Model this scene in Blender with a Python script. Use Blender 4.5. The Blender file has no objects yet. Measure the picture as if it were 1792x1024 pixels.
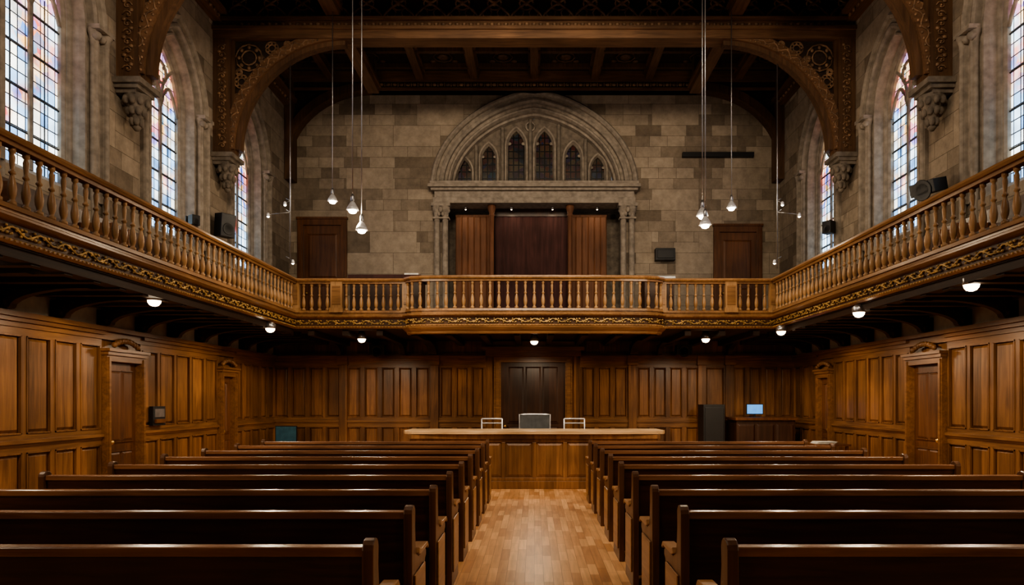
import bpy, bmesh, math, random
from mathutils import Vector, Matrix
random.seed(4)
S=bpy.context.scene
F=1194.67; CX=935; CY=700; EH=1.6
def PX(px,Z): return (px-CX)*Z/F
def PZ(py,Z): return EH+(CY-py)*Z/F

# ---------------- materials ----------------
def newmat(name):
    m=bpy.data.materials.new(name); m.use_nodes=True
    nt=m.node_tree; b=nt.nodes['Principled BSDF']
    return m,nt,b
def N(nt,t,**k):
    n=nt.nodes.new(t)
    for a,v in k.items(): setattr(n,a,v)
    return n
def setin(n,**k):
    for a,v in k.items(): n.inputs[a.replace('_',' ')].default_value=v
def ramp(nt,stops):
    r=N(nt,'ShaderNodeValToRGB'); e=r.color_ramp.elements
    while len(e)>1: e.remove(e[-1])
    e[0].position=stops[0][0]; e[0].color=(*stops[0][1],1)
    for p,c in stops[1:]:
        x=e.new(p); x.color=(*c,1)
    return r
def mixc(nt,a,b,fac,mode='MIX'):
    m=N(nt,'ShaderNodeMix',data_type='RGBA',blend_type=mode)
    if isinstance(fac,(int,float)): m.inputs[0].default_value=fac
    else: nt.links.new(fac,m.inputs[0])
    for i,v in ((6,a),(7,b)):
        if isinstance(v,tuple): m.inputs[i].default_value=(*v,1)
        else: nt.links.new(v,m.inputs[i])
    return m.outputs[2]
def mth(nt,op,a,b=None):
    m=N(nt,'ShaderNodeMath',operation=op)
    for i,v in ((0,a),(1,b)):
        if v is None: continue
        if isinstance(v,(int,float)): m.inputs[i].default_value=v
        else: nt.links.new(v,m.inputs[i])
    return m.outputs[0]
def wood(name,c1,c2,axis='z',rough=.4,board=None,baxis='y',spec=.4):
    m,nt,b=newmat(name)
    tc=N(nt,'ShaderNodeTexCoord'); mp=N(nt,'ShaderNodeMapping')
    sc={'x':(1.1,16,16),'y':(16,1.1,16),'z':(16,16,1.1)}[axis]
    mp.inputs['Scale'].default_value=sc
    nt.links.new(tc.outputs['Object'],mp.inputs['Vector'])
    n=N(nt,'ShaderNodeTexNoise'); setin(n,Scale=1.0,Detail=7.0,Roughness=.62,Distortion=.9)
    nt.links.new(mp.outputs[0],n.inputs['Vector'])
    r=ramp(nt,[(.3,c1),(.72,c2)]); nt.links.new(n.outputs['Fac'],r.inputs[0])
    n2=N(nt,'ShaderNodeTexNoise'); setin(n2,Scale=1.3,Detail=2.0)
    nt.links.new(tc.outputs['Object'],n2.inputs['Vector'])
    r2=ramp(nt,[(.3,(.66,.64,.62)),(.7,(1.15,1.12,1.1))]); nt.links.new(n2.outputs['Fac'],r2.inputs[0])
    col=mixc(nt,r.outputs[0],r2.outputs[0],1.0,'MULTIPLY')
    if board:
        sx=N(nt,'ShaderNodeSeparateXYZ'); nt.links.new(tc.outputs['Object'],sx.inputs[0])
        f=mth(nt,'FLOOR',mth(nt,'DIVIDE',sx.outputs[baxis.upper()],board))
        w=N(nt,'ShaderNodeTexWhiteNoise',noise_dimensions='1D'); nt.links.new(f,w.inputs['W'])
        r3=ramp(nt,[(0,(.66,.64,.62)),(1,(1.25,1.22,1.2))]); nt.links.new(w.outputs['Value'],r3.inputs[0])
        col=mixc(nt,col,r3.outputs[0],1.0,'MULTIPLY')
    nt.links.new(col,b.inputs['Base Color'])
    b.inputs['Roughness'].default_value=rough
    b.inputs['Specular IOR Level'].default_value=spec
    bp=N(nt,'ShaderNodeBump'); setin(bp,Strength=.12,Distance=.01)
    nt.links.new(n.outputs['Fac'],bp.inputs['Height']); nt.links.new(bp.outputs[0],b.inputs['Normal'])
    return m
def stone_blocks(name,ax):
    m,nt,b=newmat(name)
    tc=N(nt,'ShaderNodeTexCoord'); sx=N(nt,'ShaderNodeSeparateXYZ'); nt.links.new(tc.outputs['Object'],sx.inputs[0])
    cb=N(nt,'ShaderNodeCombineXYZ'); nt.links.new(sx.outputs[ax],cb.inputs[0]); nt.links.new(sx.outputs['Z'],cb.inputs[1])
    def brick(w,h,off,sq,c1,c2):
        k=N(nt,'ShaderNodeTexBrick'); k.offset=off; k.offset_frequency=2; k.squash=sq; k.squash_frequency=3
        setin(k,Scale=1.0,Mortar_Size=.006,Mortar_Smooth=.3,Brick_Width=w,Row_Height=h,Bias=0.0)
        k.inputs['Color1'].default_value=(*c1,1); k.inputs['Color2'].default_value=(*c2,1)
        k.inputs['Mortar'].default_value=(.17,.14,.108,1)
        nt.links.new(cb.outputs[0],k.inputs['Vector']); return k
    c1=(.175,.141,.108); c2=(.375,.315,.248)
    k1=brick(.62,.26,.5,.7,c1,c2); k2=brick(1.15,.52,.5,1.0,c1,c2)
    k3=brick(1.15,.52,.5,1.0,(0,0,0),(1,1,1)); k3.inputs['Mortar Size'].default_value=0
    sel=mth(nt,'GREATER_THAN',k3.outputs['Color'],.74)
    col=mixc(nt,k1.outputs['Color'],k2.outputs['Color'],sel)
    n=N(nt,'ShaderNodeTexNoise'); setin(n,Scale=5.0,Detail=9.0,Roughness=.7); nt.links.new(tc.outputs['Object'],n.inputs['Vector'])
    r=ramp(nt,[(.3,(.70,.69,.68)),(.7,(1.2,1.18,1.15))]); nt.links.new(n.outputs['Fac'],r.inputs[0])
    col=mixc(nt,col,r.outputs[0],1.0,'MULTIPLY')
    nt.links.new(col,b.inputs['Base Color']); b.inputs['Roughness'].default_value=.9
    b.inputs['Specular IOR Level'].default_value=.15
    mf=N(nt,'ShaderNodeMix',data_type='FLOAT'); nt.links.new(sel,mf.inputs[0]); nt.links.new(k1.outputs['Fac'],mf.inputs[2]); nt.links.new(k2.outputs['Fac'],mf.inputs[3])
    h=mth(nt,'SUBTRACT',mth(nt,'MULTIPLY',n.outputs['Fac'],.4),mf.outputs[0])
    bp=N(nt,'ShaderNodeBump'); setin(bp,Strength=.45,Distance=.012); nt.links.new(h,bp.inputs['Height']); nt.links.new(bp.outputs[0],b.inputs['Normal'])
    return m
def plain(name,c,rough=.5,metal=0,noise=.12,emit=None,es=0):
    m,nt,b=newmat(name)
    tc=N(nt,'ShaderNodeTexCoord'); n=N(nt,'ShaderNodeTexNoise'); setin(n,Scale=9.0,Detail=5.0)
    nt.links.new(tc.outputs['Object'],n.inputs['Vector'])
    r=ramp(nt,[(.3,tuple(x*(1-noise*2) for x in c)),(.7,tuple(x*(1+noise) for x in c))]); nt.links.new(n.outputs['Fac'],r.inputs[0])
    nt.links.new(r.outputs[0],b.inputs['Base Color']); b.inputs['Roughness'].default_value=rough; b.inputs['Metallic'].default_value=metal
    if emit:
        b.inputs['Emission Color'].default_value=(*emit,1); b.inputs['Emission Strength'].default_value=es
    return m
def stained(name,ax,strength,dark=False):
    m,nt,b=newmat(name)
    tc=N(nt,'ShaderNodeTexCoord'); sx=N(nt,'ShaderNodeSeparateXYZ'); nt.links.new(tc.outputs['Object'],sx.inputs[0])
    cb=N(nt,'ShaderNodeCombineXYZ'); nt.links.new(sx.outputs[ax],cb.inputs[0]); nt.links.new(sx.outputs['Z'],cb.inputs[1])
    k=N(nt,'ShaderNodeTexBrick'); k.offset=0.0
    setin(k,Scale=1.0,Mortar_Size=.008 if not dark else .014,Mortar_Smooth=.0,Brick_Width=.13,Row_Height=.17)
    k.inputs['Color1'].default_value=(0,0,0,1);k.inputs['Color2'].default_value=(1,1,1,1);k.inputs['Mortar'].default_value=(0,0,0,1)
    nt.links.new(cb.outputs[0],k.inputs['Vector'])
    base=ramp(nt,[(0,(.12,.29,.58)),(.35,(.28,.48,.70)),(.7,(.52,.69,.82)),(1,(.86,.80,.60))]); nt.links.new(k.outputs['Color'],base.inputs[0])
    v=N(nt,'ShaderNodeTexVoronoi'); setin(v,Scale=7.0); nt.links.new(cb.outputs[0],v.inputs['Vector'])
    sv=N(nt,'ShaderNodeSeparateColor'); nt.links.new(v.outputs['Color'],sv.inputs[0])
    pc=ramp(nt,[(0,(.05,.16,.6)),(.25,(.85,.20,.03)),(.5,(.75,.60,.34)),(.75,(.6,.05,.02)),(.9,(.08,.30,.42)),(1,(.9,.45,.07))]); nt.links.new(sv.outputs[0],pc.inputs[0])
    n=N(nt,'ShaderNodeTexNoise'); setin(n,Scale=1.8,Detail=3.0); nt.links.new(cb.outputs[0],n.inputs['Vector'])
    zf=mth(nt,'MULTIPLY',mth(nt,'SUBTRACT',sx.outputs['Z'],5.5),.12)
    fac=mth(nt,'ADD',n.outputs['Fac'],zf)
    fr=ramp(nt,[(.51,(0,0,0)),(.64,(.95,.95,.95))]); nt.links.new(fac,fr.inputs[0])
    col=mixc(nt,base.outputs[0],pc.outputs[0],fr.outputs[0])
    n2=N(nt,'ShaderNodeTexNoise'); setin(n2,Scale=2.5,Detail=2.0); nt.links.new(cb.outputs[0],n2.inputs['Vector'])
    r2=ramp(nt,[(.3,(.5,.5,.55)),(.65,(1.2,1.2,1.2))]); nt.links.new(n2.outputs['Fac'],r2.inputs[0])
    col=mixc(nt,col,r2.outputs[0],1.0,'MULTIPLY')
    col=mixc(nt,col,(.01,.01,.012),k.outputs['Fac'])
    if dark: col=mixc(nt,col,(.07,.07,.07),1.0,'MULTIPLY')
    nt.links.new(col,b.inputs['Base Color'])
    nt.links.new(col,b.inputs['Emission Color']); b.inputs['Emission Strength'].default_value=strength
    b.inputs['Roughness'].default_value=.25
    return m

W_WALL=wood('oak_panel_side',(.115,.051,.020),(.305,.155,.064),'z',.36,.24,'y')
W_BACK=wood('oak_panel_back',(.100,.043,.017),(.275,.136,.056),'z',.36,.24,'x')
W_TRIMY=wood('oak_trim_y',(.115,.052,.021),(.28,.14,.057),'y',.35)
W_TRIMX=wood('oak_trim_x',(.115,.052,.021),(.28,.14,.057),'x',.35)
W_DOOR=wood('door_wood',(.075,.031,.013),(.18,.078,.033),'z',.35)
W_DARKDOOR=wood('dark_door_wood',(.03,.014,.008),(.07,.032,.017),'z',.4,.17,'x')
W_BAL=wood('baluster_oak',(.28,.155,.066),(.58,.355,.168),'z',.35)
W_RAILY=wood('rail_oak_y',(.19,.097,.042),(.42,.235,.105),'y',.3)
W_RAILX=wood('rail_oak_x',(.19,.097,.042),(.42,.235,.105),'x',.3)
W_CARVE=plain('carved_gilt_oak',(.66,.44,.17),.4,.15,.35)
W_FBAND=wood('fascia_ground_oak',(.055,.026,.012),(.13,.063,.027),'y',.5)
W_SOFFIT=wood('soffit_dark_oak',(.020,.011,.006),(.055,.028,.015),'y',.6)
W_TRUSS=wood('truss_oak',(.095,.050,.026),(.24,.132,.068),'x',.5)
W_TRUSSZ=wood('truss_post_oak',(.065,.034,.018),(.165,.090,.046),'z',.5)
W_TRUSSY=wood('purlin_oak',(.095,.049,.025),(.235,.128,.065),'y',.5)
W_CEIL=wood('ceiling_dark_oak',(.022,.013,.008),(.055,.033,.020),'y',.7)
W_CARVED=plain('truss_carving',(.25,.145,.078),.5,0,.35)
W_PEW=wood('pew_mahogany',(.032,.013,.008),(.09,.036,.020),'x',.28,spec=.5)
W_PEWCAP=wood('pew_cap',(.165,.074,.038),(.35,.175,.09),'x',.25,spec=.5)
W_PEWARM=wood('pew_arm',(.24,.12,.05),(.46,.25,.11),'y',.3)
W_PEWEND=wood('pew_end',(.06,.028,.015),(.17,.08,.04),'z',.3)
W_DESK=wood('desk_oak',(.155,.074,.032),(.33,.173,.075),'z',.35,.2,'x')
W_DESKTOP=wood('desk_top_oak',(.46,.29,.15),(.72,.52,.31),'x',.28)
STX=stone_blocks('ashlar_x','X'); STY=stone_blocks('ashlar_y','Y')
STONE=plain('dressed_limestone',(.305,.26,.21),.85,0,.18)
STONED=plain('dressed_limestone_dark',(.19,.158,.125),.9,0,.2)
PLASTER=plain('plaster',(.55,.50,.43),.9,0,.08)
BLACK=plain('black_plastic',(.008,.008,.009),.5)
METAL=plain('brushed_metal',(.45,.45,.46),.35,.9)
CHROME=plain('white_metal',(.7,.7,.72),.3,.3)
BRASS=plain('brass',(.6,.38,.12),.3,.9)
GREY=plain('grey_mesh_fabric',(.075,.078,.08),.8)
CURT=wood('maroon_curtain',(.036,.015,.014),(.088,.036,.032),'z',.9)
CURTB=wood('brown_screen',(.10,.042,.021),(.22,.095,.046),'z',.7)
GLASS=stained('stained_glass','Y',2.6)
DGLASS=stained('dark_stained_glass','X',.1,True)
LEAD=plain('window_iron',(.02,.02,.022),.6)
BULB=plain('bulb_warm',(1,.9,.8),.4,0,0,(1,.86,.68),10)
LENS=plain('lamp_lens',(1,.9,.75),.4,0,0,(1,.80,.55),7)
PAPER=plain('paper',(.7,.68,.63),.8)
def screen(name,c,s): return plain(name,c,.3,0,.2,c,s)
SCR=screen('monitor_blue',(.08,.30,.72),.8); SCR2=screen('monitor_teal',(.03,.08,.10),.12)
def floor_mat():
    m,nt,b=newmat('oak_floorboards')
    tc=N(nt,'ShaderNodeTexCoord'); sx=N(nt,'ShaderNodeSeparateXYZ'); nt.links.new(tc.outputs['Object'],sx.inputs[0])
    cb=N(nt,'ShaderNodeCombineXYZ'); nt.links.new(sx.outputs['Y'],cb.inputs[0]); nt.links.new(sx.outputs['X'],cb.inputs[1])
    k=N(nt,'ShaderNodeTexBrick'); k.offset=.37; k.offset_frequency=2; k.squash=.8; k.squash_frequency=3
    setin(k,Scale=1.0,Mortar_Size=.0015,Mortar_Smooth=.1,Brick_Width=.5,Row_Height=.085)
    k.inputs['Color1'].default_value=(.44,.215,.09,1);k.inputs['Color2'].default_value=(.76,.44,.21,1);k.inputs['Mortar'].default_value=(.16,.08,.035,1)
    nt.links.new(cb.outputs[0],k.inputs['Vector'])
    mp=N(nt,'ShaderNodeMapping'); mp.inputs['Scale'].default_value=(22,1.6,1); nt.links.new(tc.outputs['Object'],mp.inputs['Vector'])
    n=N(nt,'ShaderNodeTexNoise'); setin(n,Scale=1.0,Detail=7.0,Distortion=.6); nt.links.new(mp.outputs[0],n.inputs['Vector'])
    r=ramp(nt,[(.3,(.76,.74,.72)),(.7,(1.12,1.1,1.08))]); nt.links.new(n.outputs['Fac'],r.inputs[0])
    col=mixc(nt,k.outputs['Color'],r.outputs[0],1.0,'MULTIPLY')
    nt.links.new(col,b.inputs['Base Color']); b.inputs['Roughness'].default_value=.38
    return m
FLOOR=floor_mat()

# ---------------- mesh builder ----------------
class MB:
    def __init__(s): s.v=[];s.f=[];s.m=[];s.sm=[];s.mats=[]
    def mi(s,mat):
        if mat not in s.mats: s.mats.append(mat)
        return s.mats.index(mat)
    def add(s,vs,fs,mat,smooth=False):
        o=len(s.v); s.v+= [tuple(v) for v in vs]; i=s.mi(mat)
        for f in fs: s.f.append([o+k for k in f]); s.m.append(i); s.sm.append(smooth)
    def hexa(s,p,mat):
        s.add(p,[(0,3,2,1),(4,5,6,7),(0,1,5,4),(1,2,6,5),(2,3,7,6),(3,0,4,7)],mat)
    def box(s,x0,x1,y0,y1,z0,z1,mat):
        s.hexa([(x0,y0,z0),(x1,y0,z0),(x1,y1,z0),(x0,y1,z0),(x0,y0,z1),(x1,y0,z1),(x1,y1,z1),(x0,y1,z1)],mat)
    def ubox(s,mp,u0,u1,z0,z1,d0,d1,mat):
        s.hexa([mp(u0,z0,d0),mp(u1,z0,d0),mp(u1,z0,d1),mp(u0,z0,d1),mp(u0,z1,d0),mp(u1,z1,d0),mp(u1,z1,d1),mp(u0,z1,d1)],mat)
    def raised(s,mp,u0,u1,z0,z1,mat,ins=.05,d0=.0,d1=.022):
        a=[(u0,z0),(u1,z0),(u1,z1),(u0,z1)]; i=ins
        b=[(u0+i,z0+i),(u1-i,z0+i),(u1-i,z1-i),(u0+i,z1-i)]
        vs=[mp(u,z,d0) for u,z in a]+[mp(u,z,d1) for u,z in b]
        s.add(vs,[(4,5,6,7),(0,1,5,4),(1,2,6,5),(2,3,7,6),(3,0,4,7)],mat)
    def quad(s,a,b,c,d,mat): s.add([a,b,c,d],[(0,1,2,3)],mat)
    def lathe(s,x,y,prof,n,mat,smooth=True,M=None):
        vs=[];fs=[]
        for r,z in prof:
            for k in range(n):
                t=2*math.pi*k/n; p=(x+r*math.cos(t),y+r*math.sin(t),z)
                vs.append(M@Vector(p) if M else p)
        for i in range(len(prof)-1):
            for k in range(n):
                fs.append((i*n+k,i*n+(k+1)%n,(i+1)*n+(k+1)%n,(i+1)*n+k))
        fs.append(tuple(range(n-1,-1,-1))); fs.append(tuple((len(prof)-1)*n+k for k in range(n)))
        s.add(vs,fs,mat,smooth)
    def blob(s,c,r,mat,nu=6,nv=4):
        vs=[(c[0],c[1],c[2]-r[2])];fs=[]
        for i in range(1,nv):
            p=math.pi*i/nv
            for k in range(nu):
                t=2*math.pi*k/nu
                vs.append((c[0]+r[0]*math.sin(p)*math.cos(t),c[1]+r[1]*math.sin(p)*math.sin(t),c[2]-r[2]*math.cos(p)))
        vs.append((c[0],c[1],c[2]+r[2])); L=len(vs)-1
        for k in range(nu):
            fs.append((0,1+(k+1)%nu,1+k)); b=1+(nv-2)*nu; fs.append((L,b+k,b+(k+1)%nu))
        for i in range(nv-2):
            for k in range(nu):
                a=1+i*nu; fs.append((a+k,a+(k+1)%nu,a+nu+(k+1)%nu,a+nu+k))
        s.add(vs,fs,mat,True)
    def tube(s,pts,r,mat,n=6,smooth=True):
        pts=[Vector(p) for p in pts]; vs=[];fs=[]
        for i,p in enumerate(pts):
            d=(pts[min(i+1,len(pts)-1)]-pts[max(i-1,0)]).normalized()
            up=Vector((0,0,1)) if abs(d.z)<.9 else Vector((0,1,0)) if abs(d.y)<.9 else Vector((1,0,0))
            a=d.cross(up).normalized(); b=d.cross(a)
            rr=r[i] if isinstance(r,list) else r
            for k in range(n):
                t=2*math.pi*k/n; vs.append(p+a*rr*math.cos(t)+b*rr*math.sin(t))
        for i in range(len(pts)-1):
            for k in range(n): fs.append((i*n+k,i*n+(k+1)%n,(i+1)*n+(k+1)%n,(i+1)*n+k))
        fs.append(tuple(range(n))); fs.append(tuple((len(pts)-1)*n+k for k in range(n)))
        s.add(vs,fs,mat,smooth)
    def extr(s,poly,f,d0,d1,mat,smooth=False):
        n=len(poly); vs=[f(a,b,d0) for a,b in poly]+[f(a,b,d1) for a,b in poly]
        fs=[tuple(range(n)),tuple(range(2*n-1,n-1,-1))]+[(k,(k+1)%n,n+(k+1)%n,n+k) for k in range(n)]
        s.add(vs,fs,mat,smooth)
    def sweep(s,path,prof,mat,close=True,smooth=False):
        P=[Vector((a,b)) for a,b in path]; n=len(P); vs=[];fs=[]; m=len(prof)
        for i in range(n):
            ds=[]
            if i>0: ds.append((P[i]-P[i-1]).normalized())
            if i<n-1: ds.append((P[i+1]-P[i]).normalized())
            ns=[Vector((d.y,-d.x)) for d in ds]
            if len(ns)==2:
                nn=(ns[0]+ns[1]).normalized(); nn=nn/max(.35,nn.dot(ns[0]))
            else: nn=ns[0]
            for o,z in prof: q=P[i]+nn*o; vs.append((q.x,q.y,z))
        for i in range(n-1):
            for k in range(m if close else m-1):
                fs.append((i*m+k,i*m+(k+1)%m,(i+1)*m+(k+1)%m,(i+1)*m+k))
        if close: fs.append(tuple(range(m))); fs.append(tuple((n-1)*m+k for k in range(m)))
        s.add(vs,fs,mat,smooth)
    def obj(s,name,parent=None,loc=None,bevel=0,recalc=True,rotz=0):
        me=bpy.data.meshes.new(name); me.from_pydata(s.v,[],s.f)
        for mt in s.mats: me.materials.append(mt)
        me.polygons.foreach_set('material_index',s.m); me.polygons.foreach_set('use_smooth',s.sm)
        if recalc:
            bm=bmesh.new(); bm.from_mesh(me); bmesh.ops.recalc_face_normals(bm,faces=bm.faces); bm.to_mesh(me); bm.free()
        me.update()
        return link(name,me,parent,loc,bevel,rotz)
def link(name,me,parent=None,loc=None,bevel=0,rotz=0):
    o=bpy.data.objects.new(name,me); S.collection.objects.link(o)
    if loc: o.location=loc
    o.rotation_euler[2]=rotz
    if parent: o.parent=parent
    if bevel:
        b=o.modifiers.new('bev','BEVEL'); b.width=bevel; b.segments=2; b.limit_method='ANGLE'; b.angle_limit=.6
    return o
def point(name,loc,e,col=(1,.80,.56),r=.06,parent=None,down=False):
    l=bpy.data.lights.new(name,'SPOT' if down else 'POINT'); l.energy=e; l.color=col; l.shadow_soft_size=r
    if down: l.spot_size=math.radians(174); l.spot_blend=.2
    o=bpy.data.objects.new(name,l); S.collection.objects.link(o); o.location=loc
    if parent: o.parent=parent
    return o

# arches
def arch_fn(kind,a,b):
    if kind=='g':
        c=(b*b-a*a)/(2*a); R=a+c
        return lambda off: (a+off, lambda u: math.sqrt(max(0,(R+off)**2-(abs(u)+c)**2)))
    return lambda off: (a+off, lambda u: (b+off)*(.86*math.sqrt(max(0,1-(u/(a+off))**2))+.14*(1-abs(u)/(a+off))))
def arch_path(fn,off,spring,base,n=24):
    A,t=fn(off); pts=[(-A,base)]
    for i in range(n+1):
        u=-A*math.cos(math.pi*i/n); pts.append((u,spring+t(u)))
    pts.append((A,base)); return pts
def moulding(mb,mp,fn,prof,spring,base,mat,n=24,u0=0,baseoff=None):
    rows=[]
    for off,d in prof: rows.append([mp(u0+u,z,d) for u,z in arch_path(fn,off,spring,base,n)])
    vs=[p for r in rows for p in r]; L=len(rows[0]); fs=[]
    for i in range(len(rows)-1):
        for k in range(L-1): fs.append((i*L+k,i*L+k+1,(i+1)*L+k+1,(i+1)*L+k))
    mb.add(vs,fs,mat)
def wall_hole(mb,mp,u0,u1,z0,z1,uc,fn,spring,base,mat,n=24):
    A,t=fn(0)
    mb.quad(mp(u0,z0,0),mp(uc-A,z0,0),mp(uc-A,z1,0),mp(u0,z1,0),mat)
    mb.quad(mp(uc+A,z0,0),mp(u1,z0,0),mp(u1,z1,0),mp(uc+A,z1,0),mat)
    us=[-A*math.cos(math.pi*i/n) for i in range(n+1)]
    for i in range(n):
        a,b=us[i],us[i+1]
        mb.quad(mp(uc+a,spring+t(a),0),mp(uc+b,spring+t(b),0),mp(uc+b,z1,0),mp(uc+a,z1,0),mat)
    if base>z0: mb.quad(mp(uc-A,z0,0),mp(uc+A,z0,0),mp(uc+A,base,0),mp(uc-A,base,0),mat)

W=6.0; YB=16.7; YL=15.7; Y0=-3.5
mL=lambda u,z,d:(-W+d,u,z)
mR=lambda u,z,d:(W-d,u,z)
mBU=lambda u,z,d:(u,YB-d,z)
mBL=lambda u,z,d:(u,YL-d,z)

# ---------------- floor / ceiling ----------------
mb=MB(); mb.box(-W-.1,W+.1,Y0,YB,-.1,0,FLOOR); mb.obj('floor')
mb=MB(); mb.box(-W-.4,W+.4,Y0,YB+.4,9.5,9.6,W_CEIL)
for x in (0,1.45,-1.45,2.75,-2.75,4.9,-4.9):
    mb.box(x-.09,x+.09,Y0,YB-.2,9.3,9.5,W_TRUSSY); mb.box(x-.14,x+.14,Y0,YB-.2,9.42,9.5,W_TRUSSY)
y=Y0+.4
while y<YB:
    mb.box(-W,W,y-.05,y+.05,9.40,9.5,W_TRUSSZ); y+=.737
xs=[-5.4,-3.8,-2.1,-.72,.72,2.1,3.8,5.4]
for x in xs:
    y=Y0+.77
    while y<YB-.5:
        mb.blob((x,y,9.48),(.14,.14,.05),W_TRUSSZ,8,4); mb.tube([(x+.22*math.cos(k*math.pi/4),y+.22*math.sin(k*math.pi/4),9.48) for k in range(9)],.02,W_TRUSSZ,4)
        for q in range(4):
            a=q*math.pi/2+math.pi/4; mb.blob((x+.36*math.cos(a),y+.30*math.sin(a),9.49),(.09,.07,.03),W_TRUSSZ,6,3)
        y+=.737
mb.obj('ceiling',recalc=True)
mb=MB()
for s_ in (-1,1):
    x=3.75*s_; mb.box(x-.13,x+.13,Y0,15.95,8.76,9.04,W_TRUSSY); mb.box(x-.17,x+.17,Y0,15.95,8.88,8.94,W_TRUSSY); mb.box(x-.10,x+.10,15.6,15.8,8.9,9.5,W_TRUSSZ)
mb.obj('roof_purlins')

# ---------------- side walls upper ----------------
TR=[-1.85,1.1,4.05,7.0,9.95,12.9,15.85]
GF=arch_fn('g',.88,1.3)
SP=6.62; SILL=4.3
wn=0
for side,mp in (('left',mL),('right',mR)):
    mb=MB()
    edges=[Y0]+[t for t in TR]+[YB]
    for i in range(len(edges)-1):
        a,b=edges[i],edges[i+1]
        if b-a>2.5: wall_hole(mb,mp,a,b,2.95,8.85,(a+b)/2,GF,SP,SILL,STY)
        else: mb.quad(mp(a,2.95,0),mp(b,2.95,0),mp(b,8.85,0),mp(a,8.85,0),STY)
    mb.quad(mp(Y0,2.5,0),mp(YB,2.5,0),mp(YB,2.95,0),mp(Y0,2.95,0),PLASTER)
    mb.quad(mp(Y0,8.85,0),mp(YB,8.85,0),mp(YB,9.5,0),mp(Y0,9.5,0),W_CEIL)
    mb.obj('wall_'+side,recalc=False)
    mb=MB()
    mb.ubox(mp,Y0,YB,8.66,8.95,0,.16,W_TRUSSY); mb.ubox(mp,Y0,YB,8.78,8.88,0,.26,W_TRUSSY); mb.ubox(mp,Y0,YB,9.3,9.5,0,.2,W_TRUSSY)
    yy=Y0+.1
    while yy<YB-.1:
        mb.blob(mp(yy,8.72,.17),(.03,.05,.04),W_CARVED)
        mb.blob(mp(yy,9.1,.02),(.04,.06,.14),W_CARVED); yy+=.16
    mb.obj('trim_cornice_'+side)
    for i in range(len(TR)-1):
        c=(TR[i]+TR[i+1])/2; wn+=1
        mb=MB()
        prof=[(.16,.0),(.16,.06),(.11,.09),(.06,.06),(.05,.02),(0,.02),(-.02,.05),(-.06,.06),(-.09,.03),(-.10,-.06),(-.14,-.07),(-.16,-.03),(-.19,-.03),(-.21,-.10),(-.22,-.18),(-.25,-.19),(-.27,-.22),(-.28,-.31)]
        moulding(mb,mp,GF,prof,SP,SILL,STONE,24,c)
        mb.add([mp(c-.88,SILL,0),mp(c+.88,SILL,0),mp(c+.6,SILL+.18,-.31),mp(c-.6,SILL+.18,-.31)],[(0,1,2,3)],STONE)
        for su in (-1,1):
            for uo,dd,r in ((.99,.06,.045),(.80,.0,.04)):
                x,yv,_=mp(c+su*uo,0,dd)
                mb.lathe(x,yv,[(r*1.7,3.22),(r*1.7,3.3),(r,3.36),(r,SP-.18),(r*1.2,SP-.16),(r,SP-.14),(r*1.3,SP-.08),(r*1.9,SP-.02),(r*1.9,SP+.03)],10,STONE)
            x,yv,_=mp(c+su*.9,0,.05)
            mb.box(x-.09,x+.09,yv-.17,yv+.17,SP+.0,SP+.06,STONE)
            for q in (-.1,0,.1): mb.blob((x,yv+q,SP-.07),(.08,.06,.06),STONE)
        pts=[(u,z) for u,z in arch_path(GF,-.28,SP,SILL+.15,24)]
        mb.add([mp(c+u,z,-.30) for u,z in pts],[tuple(range(len(pts)))],GLASS)
        moulding(mb,mp,GF,[(-.28,-.22),(-.31,-.22),(-.34,-.25),(-.34,-.30)],SP,SILL+.15,STONE,24,c)
        g=lambda u,z,d=-.26: mp(c+u,z,d)
        mb.tube([g(0,SILL+.15),g(0,SP-.1)],.030,STONE)
        hw=.55
        for su in (-1,1):
            p=[]
            for k in range(9):
                tt=k/8; p.append(g(su*(hw*tt*.96),SP-.1+ .44*math.sin(tt*math.pi)*.9+ .0))
            mb.tube(p,.03,STONE)
            p=[]
            for k in range(9):
                ang=k/8*1.08; p.append(g(su*(.9*(1-math.cos(ang))),SP-.1+.92*math.sin(ang)))
            mb.tube(p,.03,STONE)
        circ=[g(.18*math.cos(k*math.pi/8),SP+.48+.18*math.sin(k*math.pi/8)) for k in range(17)]
        mb.tube(circ,.026,STONE)
        for q in range(4):
            a=q*math.pi/2+math.pi/4; mb.blob(g(.13*math.cos(a),SP+.48+.13*math.sin(a)),(.02,.03,.03),STONE)
        zz=SILL+.6
        while zz<SP: 
            mb.tube([g(-.58,zz,-.285),g(.58,zz,-.285)],.012,LEAD); zz+=.51
        for uu in (-.29,.29): mb.tube([g(uu,SILL+.15,-.288),g(uu,SP+.1,-.288)],.008,LEAD)
        mb.obj('window_%d'%wn,recalc=False)

mb=MB(); mb.box(-W-.1,W+.1,Y0-.2,Y0,0,9.5,STX); mb.obj('wall_rear')

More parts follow.
